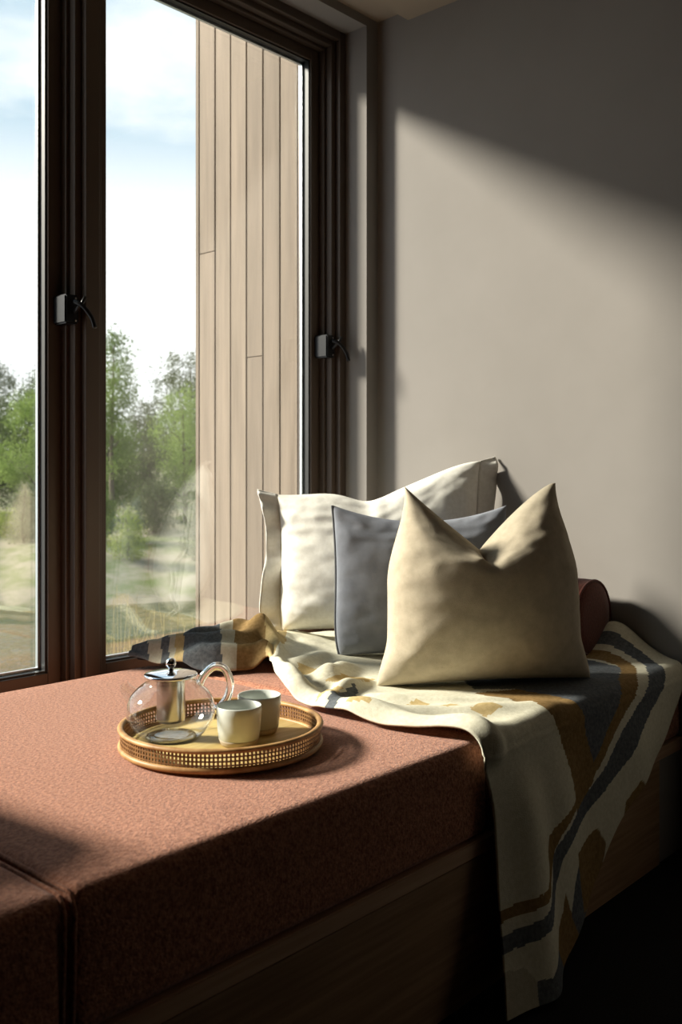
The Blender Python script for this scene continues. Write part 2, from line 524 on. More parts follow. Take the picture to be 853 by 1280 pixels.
def in_poly(x, y, P):
    r = False
    j = len(P) - 1
    for i in range(len(P)):
        if (P[i][1] > y) != (P[j][1] > y) and x < (P[j][0] - P[i][0]) * (y - P[i][1]) / (P[j][1] - P[i][1]) + P[i][0]:
            r = not r
        j = i
    return r
SL_L = [(2.335, 1.40), (2.345, 1.15), (2.318, 1.06), (2.20, 0.995), (2.046, 0.925), (1.965, 0.868), (1.836, 0.807), (1.713, 0.757), (1.690, 0.705), (1.63, 0.674), (1.53, 0.664), (1.45, 0.664)]
SL_R = [(2.372, 1.40), (2.382, 1.15), (2.362, 1.05), (2.27, 0.975), (2.134, 0.907), (2.046, 0.854), (1.897, 0.792), (1.759, 0.742), (1.714, 0.698), (1.676, 0.656), (1.589, 0.638), (1.45, 0.636)]
BR_L = [(2.262, 1.40), (2.28, 1.17), (2.25, 1.09), (2.10, 1.02), (1.991, 0.948), (1.911, 0.884), (1.816, 0.829), (1.685, 0.786), (1.664, 0.722), (1.581, 0.708), (1.45, 0.706)]
BR_R = [(2.312, 1.40), (2.325, 1.16), (2.290, 1.07), (2.15, 1.0), (2.030, 0.938), (1.948, 0.880), (1.850, 0.822), (1.735, 0.776), (1.680, 0.715), (1.642, 0.692), (1.45, 0.683)]
P_SL = smooth_curve(SL_L, 40) + smooth_curve(SL_R, 40)[::-1]
P_BR = smooth_curve(BR_L, 40) + smooth_curve(BR_R, 40)[::-1]
P_BROWN = [(1.775, 1.20), (1.870, 1.150), (1.868, 1.02), (1.875, 0.95), (1.905, 0.875), (1.90, 0.84), (1.82, 0.79), (1.795, 0.87), (1.745, 1.02), (1.765, 1.11)]
P_SLATE = [(1.870, 1.150), (1.868, 1.02), (1.875, 0.95), (1.905, 0.875), (2.10, 1.02), (2.26, 1.09), (2.30, 1.45), (2.0, 1.45), (1.80, 1.22)]
HEM_PATCHES = [
    (BROWN, [(2.105, 0.80), (2.155, 0.76), (2.07, 0.70), (2.02, 0.72), (2.035, 0.765)]),
    (BROWN, [(1.912, 0.742), (1.945, 0.70), (1.90, 0.60), (1.83, 0.60), (1.812, 0.718)]),
    (SLATE, [(1.812, 0.696), (1.862, 0.622), (1.81, 0.555), (1.768, 0.62), (1.785, 0.66)]),
    (BROWN, [(1.748, 0.668), (1.775, 0.61), (1.81, 0.56), (1.745, 0.52), (1.684, 0.598), (1.735, 0.64)]),
    (SLATE, [(1.684, 0.597), (1.735, 0.555), (1.70, 0.50), (1.60, 0.50), (1.598, 0.578), (1.635, 0.575)]),
    (PALE, [(1.50, 0.612), (1.575, 0.602), (1.598, 0.575), (1.60, 0.50), (1.45, 0.50), (1.45, 0.612)]),
]
NEAR_PATCHES = [
    (TAN, [(1.560, 1.455), (1.700, 1.500), (1.735, 1.455), (1.665, 1.420), (1.60, 1.410)]),
    (TAN, [(1.665, 1.650), (1.735, 1.585), (1.685, 1.570), (1.640, 1.610)]),
    (TAN, [(1.505, 1.412), (1.540, 1.385), (1.470, 1.350), (1.445, 1.372)]),
    (TAN, [(1.520, 1.325), (1.545, 1.270), (1.455, 1.235), (1.440, 1.280)]),
    (SLATE, [(1.500, 1.365), (1.590, 1.395), (1.575, 1.372), (1.425, 1.300), (1.420, 1.325)]),
    (PALE, [(1.600, 1.560), (1.640, 1.500), (1.540, 1.440), (1.500, 1.470)]),
]
def cloth_colour(a, b, u, vrow):
    if vrow > 7.0:
        if in_poly(a, b, P_SL): return SLATE
        if in_poly(a, b, P_BR): return BROWN
        for c, P in HEM_PATCHES:
            if in_poly(a, b, P): return c
        if 2.06 < a < 2.17 and 1.150 < b < 1.168: return TAN
        if in_poly(a, b, P_BROWN): return BROWN
        if in_poly(a, b, P_SLATE): return SLATE
    if vrow > 4.2:
        for c, P in NEAR_PATCHES:
            if in_poly(a, b, P): return c
        # little woven blocks along the near edge
        for (ca, cb_) in ((1.592, 1.228), (1.614, 1.156), (1.640, 1.084)):
            if abs(a - ca) < 0.030 and abs(b - cb_) < 0.019: return TAN
        return CREAM
    w_ = vrow + 0.30 * u
    for lim, c in ((0.55, SLATE), (0.82, PALE), (0.98, SLATE), (1.12, PALE), (1.32, TAN), (2.15, SLATE), (2.42, PALE), (3.1, BROWN), (3.6, TAN)):
        if w_ < lim: return c
    return CREAM

RIDGES = [  # folds: path in flat coordinates, height, width
    ([(1.690, 1.760), (1.590, 1.665), (1.525, 1.580), (1.482, 1.470)], 0.050, 0.030),
    ([(1.580, 1.470), (1.660, 1.530), (1.780, 1.580)], 0.034, 0.034),
    ([(1.455, 1.350), (1.560, 1.400), (1.680, 1.440)], 0.022, 0.020),
    ([(1.450, 1.270), (1.560, 1.150), (1.720, 1.055), (1.80, 1.03)], 0.012, 0.028),
    ([(1.580, 1.330), (1.640, 1.230), (1.760, 1.110)], 0.011, 0.017),
    ([(1.655, 1.650), (1.760, 1.690), (1.860, 1.740)], 0.022, 0.028),
    ([(1.460, 2.050), (1.560, 1.960), (1.720, 1.900), (1.880, 1.935)], 0.040, 0.034),
    ([(1.500, 1.925), (1.590, 1.830), (1.700, 1.765)], 0.030, 0.024),
    ([(1.620, 2.010), (1.760, 1.985), (1.880, 2.000)], 0.028, 0.026),
]
RIDGES = [(smooth_curve(p_, 14), h_, w_) for p_, h_, w_ in RIDGES]
def fold_height(a, b):
    out = 0.0
    for path, h_, w_ in RIDGES:
        best, bt = 9.0, 0.0
        for k in range(len(path) - 1):
            ax, ay = path[k]; dx, dy = path[k + 1][0] - ax, path[k + 1][1] - ay
            t_ = clamp(((a - ax) * dx + (b - ay) * dy) / (dx * dx + dy * dy))
            d_ = (a - ax - dx * t_) ** 2 + (b - ay - dy * t_) ** 2
            if d_ < best: best, bt = d_, (k + t_) / (len(path) - 1)
        if best < 9 * w_ * w_:
            out += h_ * math.exp(-best / (w_ * w_)) * math.sin(PI * clamp(0.12 + 0.80 * bt)) ** 0.6
    return out
def build_blanket():
    NU, NV = 190, 380
    rows = smooth_curve(ROWS, NV)
    V, F, FC = [], [], []
    nR = len(ROWS) - 1
    flat = []
    for j, (la, lb, ra, rb, hc) in enumerate(rows):
        vrow = j / NV * nR
        hp = 1 - sstep(3.2, 5.2, vrow)           # how much of a gathered heap this row is
        for i in range(NU + 1):
            u = i / NU
            a = la + (ra - la) * u
            b = lb + (rb - lb) * u
            flat.append((a, b, u, vrow))
            # --- cloth height above the cushion
            h = 0.004
            ridge = math.sin(PI * clamp(u * 1.02)) ** 0.6
            folds = 0.62 + 0.38 * math.cos(u * 13 + vrow * 2.2 + 1.4 * math.sin(vrow * 2.0)) * (0.7 + 0.3 * math.sin(vrow * 4.1 + u * 5))
            h += 0.78 * hp * hc * ridge * folds
            # soft rolled near edge
            roll = math.exp(-((u * (ra - la) - 0.035) / 0.030) ** 2)
            top = sstep(3.6, 4.8, vrow) * (1 - sstep(9.9, 10.6, vrow))
            h += top * 0.020 * roll
            # long slack folds on the near side of the pillows
            near = math.exp(-(u * (ra - la) / 0.22) ** 2) * top
            wv = math.sin((b * 1.3 + a * 0.9) * 24 + 2.5 * noise.noise((a * 5, b * 5, 0)))
            h += near * 0.012 * (0.5 + 0.5 * wv)
            big = sstep(3.3, 4.2, vrow) * (1 - sstep(5.6, 7.0, vrow)) * (1 - sstep(0.38, 0.60, u * (ra - la) / 0.55))
            h += big * 0.010 * (0.5 + 0.5 * math.sin(u * (ra - la) * 26 - vrow * 2.6 + 1.5 * noise.noise((a * 6, b * 6, 3)))) * math.sin(PI * clamp(u * 3.2, 0.06, 1))
            h += 0.003 * (noise.noise((a * 16, b * 16, 1.7)) + 0.5) * top
            h += 0.004 * hp * noise.noise((a * 30, b * 30, 4.1))
            if b > 1.0 and a < 1.95: h += fold_height(a, b)
            # raised flap against the end wall beside the bolster
            fl = math.exp(-((u - 1.0) / 0.085) ** 2) * math.exp(-((vrow - 8.7) / 0.75) ** 2)
            h += 0.085 * fl
            # --- map to space, rolling over the front edge of the seat
            R = 0.024
            yf = 0.999
            arc = R * PI / 2
            b_edge = yf + R
            if b >= b_edge:
                p = Vector((a, b, ZS + h))
            else:
                s = b_edge - b
                if s < arc:
                    t = s / R
                    p = Vector((a, b_edge - (R + h) * math.sin(t), ZS - R + (R + h) * math.cos(t)))
                else:
                    dz = s - arc
                    out = h + 0.004
                    uu = (a - 1.55)
                    hang = sstep(0.0, 0.14, dz)
                    out += hang * (0.012 + 0.008 * math.sin(a * 15 + dz * 3.0 + 0.9) + 0.002 * math.sin(a * 37 - dz * 7))
                    # the near corner falls in one deep soft fold
                    out += hang * 0.013 * math.exp(-((a - 1.60 - dz * 0.10) / 0.045) ** 2)
                    out -= hang * 0.005 * math.exp(-((a - 1.68 - dz * 0.1) / 0.04) ** 2)
                    swing = 0.070 * (dz / 0.45) ** 2 * math.exp(-((a - 1.62) / 0.30) ** 2)      # foot of the drop swings out
                    out += swing
                    out = max(out, 0.006)
                    p = Vector((a - swing, yf - out, ZS - R - dz))
            p.x = min(p.x, XW - 0.006)
            p.y = min(p.y, YF - 0.045) if p.z < 0.60 else p.y
            V.append(tuple(p))
    W1 = NU + 1
    for j in range(NV):
        for i in range(NU):
            k = j * W1 + i
            F.append((k, k + 1, k + 1 + W1, k + W1))
            fa = [(flat[k][c] + flat[k + 1 + W1][c]) / 2 for c in range(4)]
            wob = 0.0025
            fa[0] += wob * noise.noise((fa[0] * 60, fa[1] * 60, 9)); fa[1] += wob * noise.noise((fa[0] * 60, fa[1] * 60, 19))
            FC.append(cloth_colour(*fa))
    o = pyd('throw_blanket', V, F, None)
    pal = [((0.60, 0.57, 0.44), (0.70, 0.67, 0.54), 'cream'), ((0.085, 0.095, 0.105), (0.15, 0.16, 0.17), 'slate'),
           ((0.20, 0.125, 0.048), (0.28, 0.18, 0.078), 'brown'), ((0.44, 0.33, 0.15), (0.54, 0.41, 0.21), 'tan'),
           ((0.44, 0.41, 0.31), (0.52, 0.49, 0.39), 'pale')]
    for c1, c2, nm in pal:
        o.data.materials.append(noisy(mat('blanket_' + nm, c1, 0.95, spec=0.08), c1, c2, 120, 4, 0.6, 0.35, 0.65, bump=0.35, bscale=420))
    for p, c in zip(o.data.polygons, FC):
        p.material_index = c
    so = o.modifiers.new('thickness', 'SOLIDIFY'); so.thickness = 0.004; so.offset = -1
    tag(o, 'cream throw blanket with slate and brown stripes draped off the bench', 'blanket')
    return o
build_blanket()

# ================================================================== PILLOWS
ANG = math.atan2(-VIEW.x, VIEW.y)
def pillow_pts(Wd, H, T, n=72, pin=0.05, top=None, side=None, seed=0.0, wr=0.006, bottom_fat=0.25, rnd_c=0.020):
    """front and back sheets of a stuffed cover; x right, y back, z up from the bottom edge"""
    front, back = [], []
    for j in range(n + 1):
        v = math.sin(PI / 2 * (2 * j / n - 1))
        for i in range(n + 1):
            u = math.sin(PI / 2 * (2 * i / n - 1))
            x = Wd / 2 * u * (1 - pin * (1 - v * v) * u * u)
            z = H / 2 * v * (1 - pin * (1 - u * u) * v * v) + H / 2
            prof = max(0.0, (1 - abs(u) ** 2.4) * (1 - abs(v) ** 2.4)) ** 0.50
            th = T / 2 * prof * (1 - bottom_fat * v)
            w1 = 0.55 * noise.noise((u * 2.2 + seed, v * 5.0 + 1.3 * noise.noise((u * 2, v * 2, seed)), seed * 3)) + 0.30 * noise.noise((u * 6 + seed, v * 9, 5 + seed))
            w2 = 0.45 * (0.5 - abs(noise.noise(((u + v) * 3.2 + seed, (u - v) * 2.4, 2.2)))) + 0.07 * noise.noise((u * 14, v * 17, seed))
            ed = min(1, prof * 2.2)
            edge_w = (1 - prof) * 0.9 + 0.25
            d = wr * ed * (w1 + w2) * edge_w * 2
            dx = -rnd_c * u ** 5 * v ** 4 if v < 0 else 0.0
            dz = 0.0
            if top: 
                r = top(u, v)
                dz += r[0]; th *= r[1]; 
                d += r[2] if len(r) > 2 else 0
            if side:
                r = side(u, v); dx += r[0]; dz += r[1]
            front.append((x + dx, -th - d, z + dz))
            back.append((x + dx, th * 0.8 - d * 0.6, z + dz))
    return front, back
def pillow_mesh(name, parent, material, n=72, **kw):
    fr_, bk = pillow_pts(n=n, **kw)
    V = fr_ + bk
    off = len(fr_)
    F = []
    W1 = n + 1
    for j in range(n):
        for i in range(n):
            k = j * W1 + i
            F.append((k, k + 1, k + 1 + W1, k + W1))
            F.append((off + k, off + k + W1, off + k + 1 + W1, off + k + 1))
    me = bpy.data.meshes.new(name)
    me.from_pydata(V, [], F); me.update()
    bm = bmesh.new(); bm.from_mesh(me)
    bmesh.ops.remove_doubles(bm, verts=bm.verts, dist=2e-4)
    bmesh.ops.recalc_face_normals(bm, faces=bm.faces)
    bm.to_mesh(me); bm.free()
    return link(name, me, material, parent), fr_, W1

def settle(root, z=0.490):
    """lower or lift a thing so that its lowest point rests on the blanket"""
    bpy.context.view_layer.update()
    lo = min((c.matrix_world @ v.co).z for c in root.children for v in c.data.vertices)
    root.location.z += z - lo

# --- oat pillow in front, chopped at the top
def chop(u, v):
    s = sstep(-0.15, 1.0, v) ** 1.5
    g = max(0.0, 1 - abs(u + 0.04) / 1.0)
    dz = -0.150 * s * (g ** 0.95 if u < -0.04 else g ** 1.35)
    s2 = sstep(0.1, 0.9, v)
    crease = math.exp(-((u + 0.06) / 0.09) ** 2) * s2
    lip = math.exp(-((u + 0.15) / 0.10) ** 2) * sstep(0.25, 0.6, v) * (1 - sstep(0.75, 1.0, v))
    return dz, 1.0 - 0.30 * crease, 0.018 * lip - 0.022 * math.exp(-((u + 0.03) / 0.05) ** 2) * sstep(0.3, 0.6, v) * (1 - sstep(0.8, 1.0, v))
def splay(u, v):
    return (-0.052 * u * sstep(0.0, 1.0, v) + 0.022 * u * sstep(-0.5, -1.0, v) * abs(u) ** 3), (-0.0) * v
p = empty('throw_pillow', (1.885, 1.246, 0.4905), (math.radians(-4), 0, ANG + math.radians(11)))
tag(p, 'oat linen pillow with a chopped V top, in front of the grey one', 'pillow', 'pillows on the window seat')
pillow_mesh('cover', p, 'oat_linen', n=84, Wd=0.478, H=0.465, T=0.23, pin=0.035, top=chop, side=splay, seed=1.3, rnd_c=0.0, wr=0.0055, bottom_fat=0.18)
settle(p)

# --- grey pillow
def grey_top(u, v):
    s = sstep(0.0, 1.0, v) ** 1.3
    return (-0.035 * s * (1 - u * u), 1.0, 0.0)
p = empty('throw_pillow', (2.039, 1.553, 0.4905), (math.radians(-5), 0, ANG))
tag(p, 'slate grey linen pillow between the white and the oat pillow', 'pillow', 'pillows on the window seat')
o, pts, W1 = pillow_mesh('cover', p, 'grey_linen', Wd=0.47, H=0.402, T=0.17, pin=0.045, top=grey_top, seed=4.7, wr=0.008)
edge = [pts[j * W1] for j in range(4, W1 - 2, 2)]
tube('zip', [(a - 0.002, b, c) for a, b, c in edge], 0.0032, 'grey_zip', p, 8)
settle(p)

# --- white flanged pillow at the back
def white_top(u, v):
    s = sstep(0.1, 1.0, v)
    dip = -0.022 * math.exp(-((u + 0.12) / 0.22) ** 2) * s
    lift = 0.088 * sstep(-0.1, 1.0, u) * sstep(-1.0, 1.0, v) 
    return (dip + lift - 0.012 * s * (1 - sstep(-1, -0.4, u)), 1.0, 0.012 * math.exp(-((u + 0.02) / 0.07) ** 2) * s)
p = empty('bed_pillow', (2.135, 1.775, 0.4905), (math.radians(-8), 0, ANG))
tag(p, 'large white linen pillow with flanged ends leaning in the corner', 'pillow', 'pillows on the window seat')
WW, WH = 0.60, 0.41
o, pts, W1 = pillow_mesh('cover', p, 'white_linen', n=80, Wd=WW, H=WH, T=0.22, pin=0.05, top=white_top, seed=8.1, wr=0.009)
def flange(sgn, name='flange'):
    col = [pts[j * W1 + (0 if sgn < 0 else W1 - 1)] for j in range(W1)]
    V, F = [], []
    K = 8
    for j, (x, y, z) in enumerate(col):
        t = j / (W1 - 1)
        for k in range(K + 1):
            q = k / K
            wd = 0.052 * (1 + 0.15 * math.sin(t * 9 + sgn))
            wob = 0.012 * math.sin(t * 17 + 2 * sgn) * q + 0.007 * math.sin(t * 41 + sgn) * q
            V.append((x + sgn * wd * q, y + wob + (-0.012 * q * q if sgn < 0 else 0.02 * q), z + 0.012 * q * (2 * t - 1) * 1.2 - 0.010 * q * (1 - t)))
    for j in range(W1 - 1):
        for k in range(K):
            a = j * (K + 1) + k
            F.append((a, a + 1, a + K + 2, a + K + 1))
    fl = pyd(name, V, F, 'white_linen', p)
    so = fl.modifiers.new('thickness', 'SOLIDIFY'); so.thickness = 0.004; so.offset = 0
flange(-1); flange(1)
settle(p)

# --- bolsters
def bolster(loc, L, label, rz=0.0):
    p = empty('bolster', loc, (0, 0, rz))
    tag(p, label, 'bolster', 'rust bolsters')
    prof = [(0.0, 0.0), (0.06, 0.000), (0.088, 0.002), (0.097, 0.007), (0.101, 0.016), (0.102, 0.06), (0.102, L - 0.06), (0.101, L - 0.015), (0.096, L - 0.006), (0.06, L), (0.0, L)]
    o = lathe('cover', prof, 'rust_velvet', p, 56); o.rotation_euler = (-PI / 2, 0, 0)
    tube('piping', [(0.0985 * math.cos(a), 0.006, 0.0985 * math.sin(a)) for a in [2 * PI * k / 48 for k in range(48)]], 0.0035, 'rust_velvet', p, 8, True)
bolster((2.333, 1.20, 0.594), 0.30, 'rust coloured cylindrical bolster lying against the end wall')
bolster((0.495, 1.35, ZS + 0.107), 0.55, 'added rust coloured bolster out of view, shading the bare seat cushion', math.radians(6))  # unseen, added to cast the shadow across the near left of the seat

# ================================================================== TRAY AND TEA THINGS
ZT = ZS + 0.0045
TC = Vector((1.150, 1.330))
t = empty('rattan_tray', (TC.x, TC.y, ZT)); tag(t, 'round rattan tray with an openwork rim on the terracotta cushion', 'tray')
lathe('base', [(0, 0.001), (0.176, 0.001), (0.178, 0.003), (0.178, 0.006), (0.176, 0.0075), (0, 0.0075)], 'bamboo_board', t, 72)
def torus(name, R, r, z, m, par, rz=None):
    rz = rz or r
    return lathe(name, [(R + r * math.cos(a), z + rz * math.sin(a)) for a in [2 * PI * k / 10 for k in range(10)]], m, par, 96, True, True)
torus('rim_foot', 0.1795, 0.0055, 0.0056, 'rattan', t)
torus('rim_top', 0.1795, 0.0060, 0.0375, 'rattan', t, 0.0045)
V, F = [], []
def addbox_rot(a, r0, r1, wdt, z0, z1, lean=0.0):
    base = len(V)
    for z in (z0, z1):
        aa = a + (lean if z == z1 else 0)
        c, s = math.cos(aa), math.sin(aa)
        for rr, ww in ((r0, -wdt), (r0, wdt), (r1, wdt), (r1, -wdt)):
            V.append((rr * c - ww * s, rr * s + ww * c, z))
    for f in ((0, 1, 2, 3), (7, 6, 5, 4), (0, 4, 5, 1), (1, 5, 6, 2), (2, 6, 7, 3), (3, 7, 4, 0)):
        F.append(tuple(base + k for k in f))
for k in range(160):
    addbox_rot(2 * PI * k / 160, 0.1778, 0.1802, 0.0016, 0.008, 0.036)
for z in (0.0135, 0.0205, 0.0275):
    b0 = len(V)
    vv, ff = [], []
    for i in range(96):
        a = 2 * PI * i / 96
        for rr, zz in ((0.1774, z - 0.0011), (0.1806, z - 0.0011), (0.1806, z + 0.0011), (0.1774, z + 0.0011)):
            vv.append((rr * math.cos(a), rr * math.sin(a), zz))
    for i in range(96):
        for q in range(4):
            F.append((b0 + i * 4 + q, b0 + i * 4 + (q + 1) % 4, b0 + ((i + 1) % 96) * 4 + (q + 1) % 4, b0 + ((i + 1) % 96) * 4 + q))
    V.extend(vv)
o = pyd('cane_weave', V, F, 'rattan_dark', t, False); o['kind'] = 'stuff'

ZB = ZT + 0.0078
def cup(x, y, label, sp):
    r = empty('tea_cup', (x, y, ZB), (0, 0, sp)); tag(r, label, 'cup', 'tea cups on the tray')
    lathe('body', [(0, 0.008), (0.031, 0.008), (0.0360, 0.012), (0.0385, 0.030), (0.0400, 0.055), (0.0405, 0.0685), (0.0395, 0.0702), (0.0382, 0.0690), (0.0372, 0.055), (0.0355, 0.030), (0.030, 0.0155), (0, 0.0150)], 'celadon_glaze', r, 56)
    lathe('foot', [(0, 0.0002), (0.0295, 0.0002), (0.0325, 0.002), (0.0350, 0.0085), (0.0362, 0.0115), (0.030, 0.0095), (0, 0.0095)], 'bare_clay', r, 56)
cup(1.151, 1.284, 'pale glazed tea cup standing closest to the teapot on the tray', 0.4)
cup(1.231, 1.3165, 'pale glazed tea cup farther from the teapot, towards the blanket', 1.2)

# teapot
tp = empty('glass_teapot', (1.094, 1.406, ZB), (0, 0, ANG + math.radians(12))); tag(tp, 'clear glass teapot with a steel lid and infuser on the tray', 'teapot')
outer = smooth_curve([(0.040, 0.0015), (0.058, 0.008), (0.076, 0.030), (0.081, 0.052), (0.074, 0.076), (0.058, 0.094), (0.0475, 0.102), (0.0465, 0.112)], 40)
lathe('body', [(0, 0.0035), (0.038, 0.0035)] + outer, 'pot_glass', tp, 72)
lathe('base_disc', [(0, 0.0004), (0.044, 0.0004), (0.047, 0.003), (0.044, 0.0065), (0.030, 0.0052), (0, 0.005)], 'solid_glass', tp, 56)
lid = lathe('lid', [(0, 0.1125), (0.047, 0.1125), (0.0485, 0.114), (0.0485, 0.117), (0.046, 0.1185), (0.030, 0.1215), (0.010, 0.1235), (0, 0.1240)], 'chrome', tp, 64)
lathe('knob', [(0, 0.1230), (0.006, 0.1232), (0.005, 0.125), (0.0045, 0.128), (0.006, 0.129), (0.0088, 0.1325), (0.0098, 0.137), (0.0085, 0.142), (0.005, 0.1455), (0, 0.1465)], 'chrome', lid, 32)
lathe('infuser', [(0.0, 0.030), (0.020, 0.030), (0.0245, 0.033), (0.0258, 0.038), (0.0262, 0.108), (0.0262, 0.112)], 'mesh_steel', tp, 56)
hp_ = smooth_curve([(0.052, 0, 0.096), (0.060, 0, 0.112), (0.078, 0, 0.127), (0.098, 0, 0.122), (0.108, 0, 0.098), (0.104, 0, 0.072), (0.090, 0, 0.052), (0.079, 0, 0.046)], 36)
tube('handle', hp_, 0.0075, 'solid_glass', tp, 14)
sp_ = smooth_curve([(-0.068, 0, 0.080), (-0.078, 0, 0.090), (-0.084, 0, 0.103)], 12)
sv, sf = tube_data(sp_, [0.016 - 0.0007 * i for i in range(13)], 18)
pyd('spout', sv, sf[:-2], 'pot_glass', tp)

# ================================================================== OUTSIDE
def cam_pt(px, d, z):
    t_ = (px - 426.5) / 1199.0
    return Vector((d * (VIEW.x + VIEW.y * t_), d * (VIEW.y - VIEW.x * t_), z))
AX = Vector((0.57, 0.82, 0)).normalized(); AY = Vector((AX.y, -AX.x, 0))
def ground_z(r, s):
    pts_ = [(2.2, -1.0), (8.5, -1.05), (10.5, -1.45), (15.5, -1.45), (16.8, -1.22), (18.0, -0.92), (20.0, -0.52), (26, 0.0), (40, 0.9), (70, 2.5)]
    for k in range(len(pts_) - 1):
        if r <= pts_[k + 1][0]:
            f = (r - pts_[k][0]) / (pts_[k + 1][0] - pts_[k][0])
            z = pts_[k][1] + (pts_[k + 1][1] - pts_[k][1]) * max(0, f)
            break
    else:
        z = 2.5
    return z + 0.16 * noise.noise((r * 0.5, s * 0.5, 0)) * clamp((r - 6) / 6) + 0.07 * noise.noise((r * 2, s * 2, 4)) * clamp((r - 14) / 4)
V, F = [], []
NR, NS = 120, 90
for i in range(NR + 1):
    r = 4.4 + (70 - 4.4) * (i / NR) ** 1.8
    for j in range(NS + 1):
        s = (j / NS - 0.5) * (12 + r * 1.5)
        q = AX * r + AY * s
        V.append((q.x, q.y, ground_z(r, s)))
for i in range(NR):
    for j in range(NS):
        k = i * (NS + 1) + j
        F.append((k, k + 1, k + NS + 2, k + NS + 1))
struct(pyd('ground', V, F, 'bank_soil'), 'sandy grassed bank of the pond')
V = [tuple(AX * r + AY * s + Vector((0, 0, -1.25))) for r in (8.6, 18) for s in (-22, 22)]
struct(pyd('pond', V, [(0, 1, 3, 2)], 'pond_water', None, False), 'rippled pond water')

def foliage(name, blobs, count, size, material, parent, seed):
    rnd = random.Random(seed)
    size *= 0.62; count = int(count * 1.9)
    V, F = [], []
    vol = [b[3] * b[4] * b[5] for b in blobs]
    tot = sum(vol)
    for b, vv in zip(blobs, vol):
        # each blob is built of small leafy sprays so that the outline stays ragged
        nspr = max(6, int(count / 28 * vv / tot))
        for _ in range(nspr):
            while True:
                q = Vector((rnd.uniform(-1, 1), rnd.uniform(-1, 1), rnd.uniform(-1, 1)))
                if 0.25 < q.length < 1: break
            q = q.normalized() * (q.length ** 0.45)
            c = Vector((b[0] + q.x * b[3], b[1] + q.y * b[4], b[2] + q.z * b[5]))
            sr = size * rnd.uniform(1.8, 3.6)
            for _k in range(28):
                o_ = Vector((rnd.gauss(0, 0.5), rnd.gauss(0, 0.5), rnd.gauss(0, 0.55))) * sr
                p_ = c + o_
                n_ = Vector((rnd.gauss(0, 1), rnd.gauss(0, 1), rnd.gauss(0, 0.8))).normalized()
                t_ = n_.orthogonal().normalized()
                t_ = Matrix.Rotation(rnd.uniform(0, 6.28), 3, n_) @ t_
                s_ = n_.cross(t_)
                L = size * rnd.uniform(0.6, 1.2)
                Wd = L * 0.42
                k = len(V)
                V.extend([tuple(p_ - t_ * L / 2), tuple(p_ + s_ * Wd / 2), tuple(p_ + t_ * L / 2), tuple(p_ - s_ * Wd / 2)])
                F.append((k, k + 1, k + 2, k + 3))
    o = pyd(name, V, F, material, parent, False)
    o['kind'] = 'stuff'
    return o

def tree(name, px, d, top_y, wpx, label, cat, material, count, size, seed, group, slim=False, gap=0.0):
    """top_y and wpx only size the plant; it stands on the bank at its own distance"""
    q = cam_pt(px, d, 0)
    r, s = q.dot(AX), q.dot(AY)
    zb = ground_z(r, s) - 0.05
    H = CAM_Z + (590 - top_y) / 1199.0 * d - zb
    Rw = wpx / 1199.0 * d / 2
    root = empty(name, (q.x, q.y, zb)); tag(root, label, cat, group)
    rnd = random.Random(seed)
    v1, f1 = tube_data(smooth_curve([(0, 0, 0), (rnd.uniform(-.06, .06), 0, H * 0.35), (rnd.uniform(-.12, .12), rnd.uniform(-.1, .1), H * 0.88)], 8), [0.012 * H * (1.4 - i * 0.14) + 0.006 for i in range(9)], 7)
    pyd('trunk', v1, f1, 'bark', root)
    blobs = []
    lo = 0.30 if slim else 0.10
    nb = 9 if slim else 12
    for k in range(nb):
        f = lo + (1 - lo) * (k + 0.5) / nb
        e = math.sin(PI * clamp(0.12 + 0.80 * (f - lo) / (1 - lo))) ** 0.7
        rr = Rw * e * rnd.uniform(0.45, 0.65) + 0.05
        a = rnd.uniform(0, 6.28)
        rad = Rw * e * 0.55
        blobs.append((rad * math.cos(a), rad * math.sin(a), H * f - rr * 0.35, rr, rr, rr * rnd.uniform(0.75, 1.0)))
    blobs.append((0, 0, H - Rw * 0.45, Rw * 0.45, Rw * 0.45, Rw * 0.42))
    foliage('crown', blobs, count, size, material, root, seed)
    for k in range(4):
        b = blobs[2 + k * 2]
        tube('branch', [(0, 0, max(0.1, b[2] - b[5])), (b[0] * .5, b[1] * .5, b[2] - b[5] * .3), (b[0], b[1], b[2])], [0.006 * H, 0.005 * H, 0.003 * H], 'bark', root, 6)
GT = 'trees on the far bank'
tree('slender_tree', 141, 21.8, 418, 62, 'slender young tree with loose green leaves rising above its neighbours', 'tree', 'leaf_mid', 3600, 0.13, 3, GT, True)
tree('tea_tree', 232, 23.0, 487, 96, 'feathery light green tree beside the timber fin', 'tree', 'leaf_bright', 9000, 0.10, 4, GT)
tree('gum_tree', 238, 33.0, 438, 130, 'rounded dark grey-green tree behind the feathery light one', 'tree', 'leaf_dark', 9000, 0.16, 5, GT)
tree('scrub_tree', 185, 26.0, 506, 84, 'dull grey-green scrubby tree between the slender and the feathery tree', 'tree', 'leaf_grey', 7000, 0.12, 6, GT)
tree('scrub_tree', 138, 23.0, 520, 78, 'mid green bushy tree at the foot of the slender tree', 'tree', 'leaf_mid', 7000, 0.11, 7, GT)
tree('gum_tree', -12, 32.0, 448, 120, 'large dull green tree seen through the casement with the pond', 'tree', 'leaf_grey', 9000, 0.16, 8, GT)
tree('gum_tree', 62, 30.0, 455, 110, 'dark green tree partly hidden by the window mullion', 'tree', 'leaf_dark', 9000, 0.15, 9, GT)
tree('tea_tree', 46, 23.0, 482, 84, 'soft green tree in front of the dark ones by the mullion', 'tree', 'leaf_bright', 9000, 0.10, 10, GT)
tree('scrub_tree', -8, 24.0, 520, 76, 'low dark scrub tree below the large dull green one', 'tree', 'leaf_dark', 6000, 0.11, 11, GT)
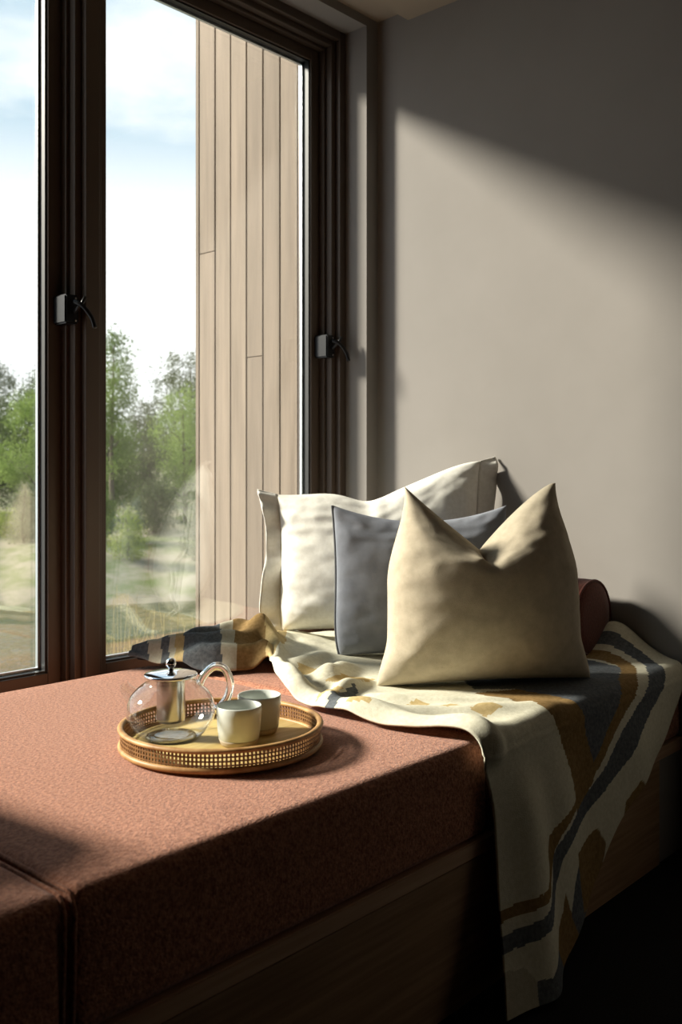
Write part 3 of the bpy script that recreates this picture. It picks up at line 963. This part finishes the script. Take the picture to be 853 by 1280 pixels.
tree('gum_tree', 180, 47.0, 512, 170, 'distant dark tree filling the gap behind the scrub', 'tree', 'leaf_dark', 9000, 0.18, 12, GT)
tree('gum_tree', 350, 41.0, 470, 140, 'distant grey-green tree standing behind the timber fin', 'tree', 'leaf_grey', 4000, 0.2, 13, GT)
tree('gum_tree', -120, 38.0, 452, 150, 'mid green tree standing beyond the large dull green one', 'tree', 'leaf_mid', 5000, 0.17, 14, GT)
GS = 'shrubs on the far bank'
tree('shrub', 30, 19.6, 606, 44, 'pale grey-green shrub on the sandy bank', 'shrub', 'leaf_pale', 3500, 0.075, 21, GS)
tree('shrub', 158, 18.6, 640, 40, 'yellow-green shrub on the sandy bank', 'shrub', 'leaf_yellow', 2600, 0.075, 22, GS)
tree('shrub', 5, 20.4, 640, 66, 'fresh green low shrub beside the pale one', 'shrub', 'leaf_yellow', 3200, 0.07, 23, GS)
tree('shrub', 192, 21.2, 600, 60, 'dark low shrub under the feathery tree', 'shrub', 'leaf_dark', 5000, 0.08, 24, GS)
tree('shrub', 124, 20.0, 612, 46, 'dark leafy shrub left of the yellow-green one', 'shrub', 'leaf_mid', 4200, 0.08, 25, GS)
tree('shrub', 254, 19.0, 625, 44, 'olive shrub at the edge of the timber fin', 'shrub', 'leaf_grey', 3500, 0.08, 26, GS)

# dry reeds at the near shore
def reeds(px, d, n, h, seed, label):
    rnd = random.Random(seed)
    q = cam_pt(px, d, 0)
    zb = ground_z(q.dot(AX), q.dot(AY)) - 0.02
    root = empty('reed_tuft', (q.x, q.y, zb)); tag(root, label, 'reeds', 'dry reeds by the pond')
    V, F = [], []
    for _ in range(n):
        a = rnd.uniform(0, 6.28); sp = abs(rnd.gauss(0, 0.22)); L = h * rnd.uniform(0.6, 1.1)
        bx, by = rnd.gauss(0, 0.07), rnd.gauss(0, 0.07)
        c, s = math.cos(a), math.sin(a)
        w_ = 0.006
        k = len(V)
        for t_ in (0, 0.4, 0.75, 1.0):
            o_ = sp * t_ * t_ * L
            ww = w_ * (1 - 0.8 * t_)
            V.append((bx + c * o_ - s * ww, by + s * o_ + c * ww, L * t_)); V.append((bx + c * o_ + s * ww, by + s * o_ - c * ww, L * t_))
        for m_ in range(3):
            F.append((k + 2 * m_, k + 2 * m_ + 1, k + 2 * m_ + 3, k + 2 * m_ + 2))
    o = pyd('blades', V, F, 'straw', root, False); o['kind'] = 'stuff'
for k, (px, d, n, h) in enumerate([(222, 5.6, 46, 1.22), (176, 6.2, 34, 1.10), (268, 5.0, 46, 1.25), (140, 7.4, 24, 1.05)]):
    reeds(px, d, n, h, 40 + k, 'tuft of dry straw coloured reeds between the window and the pond')
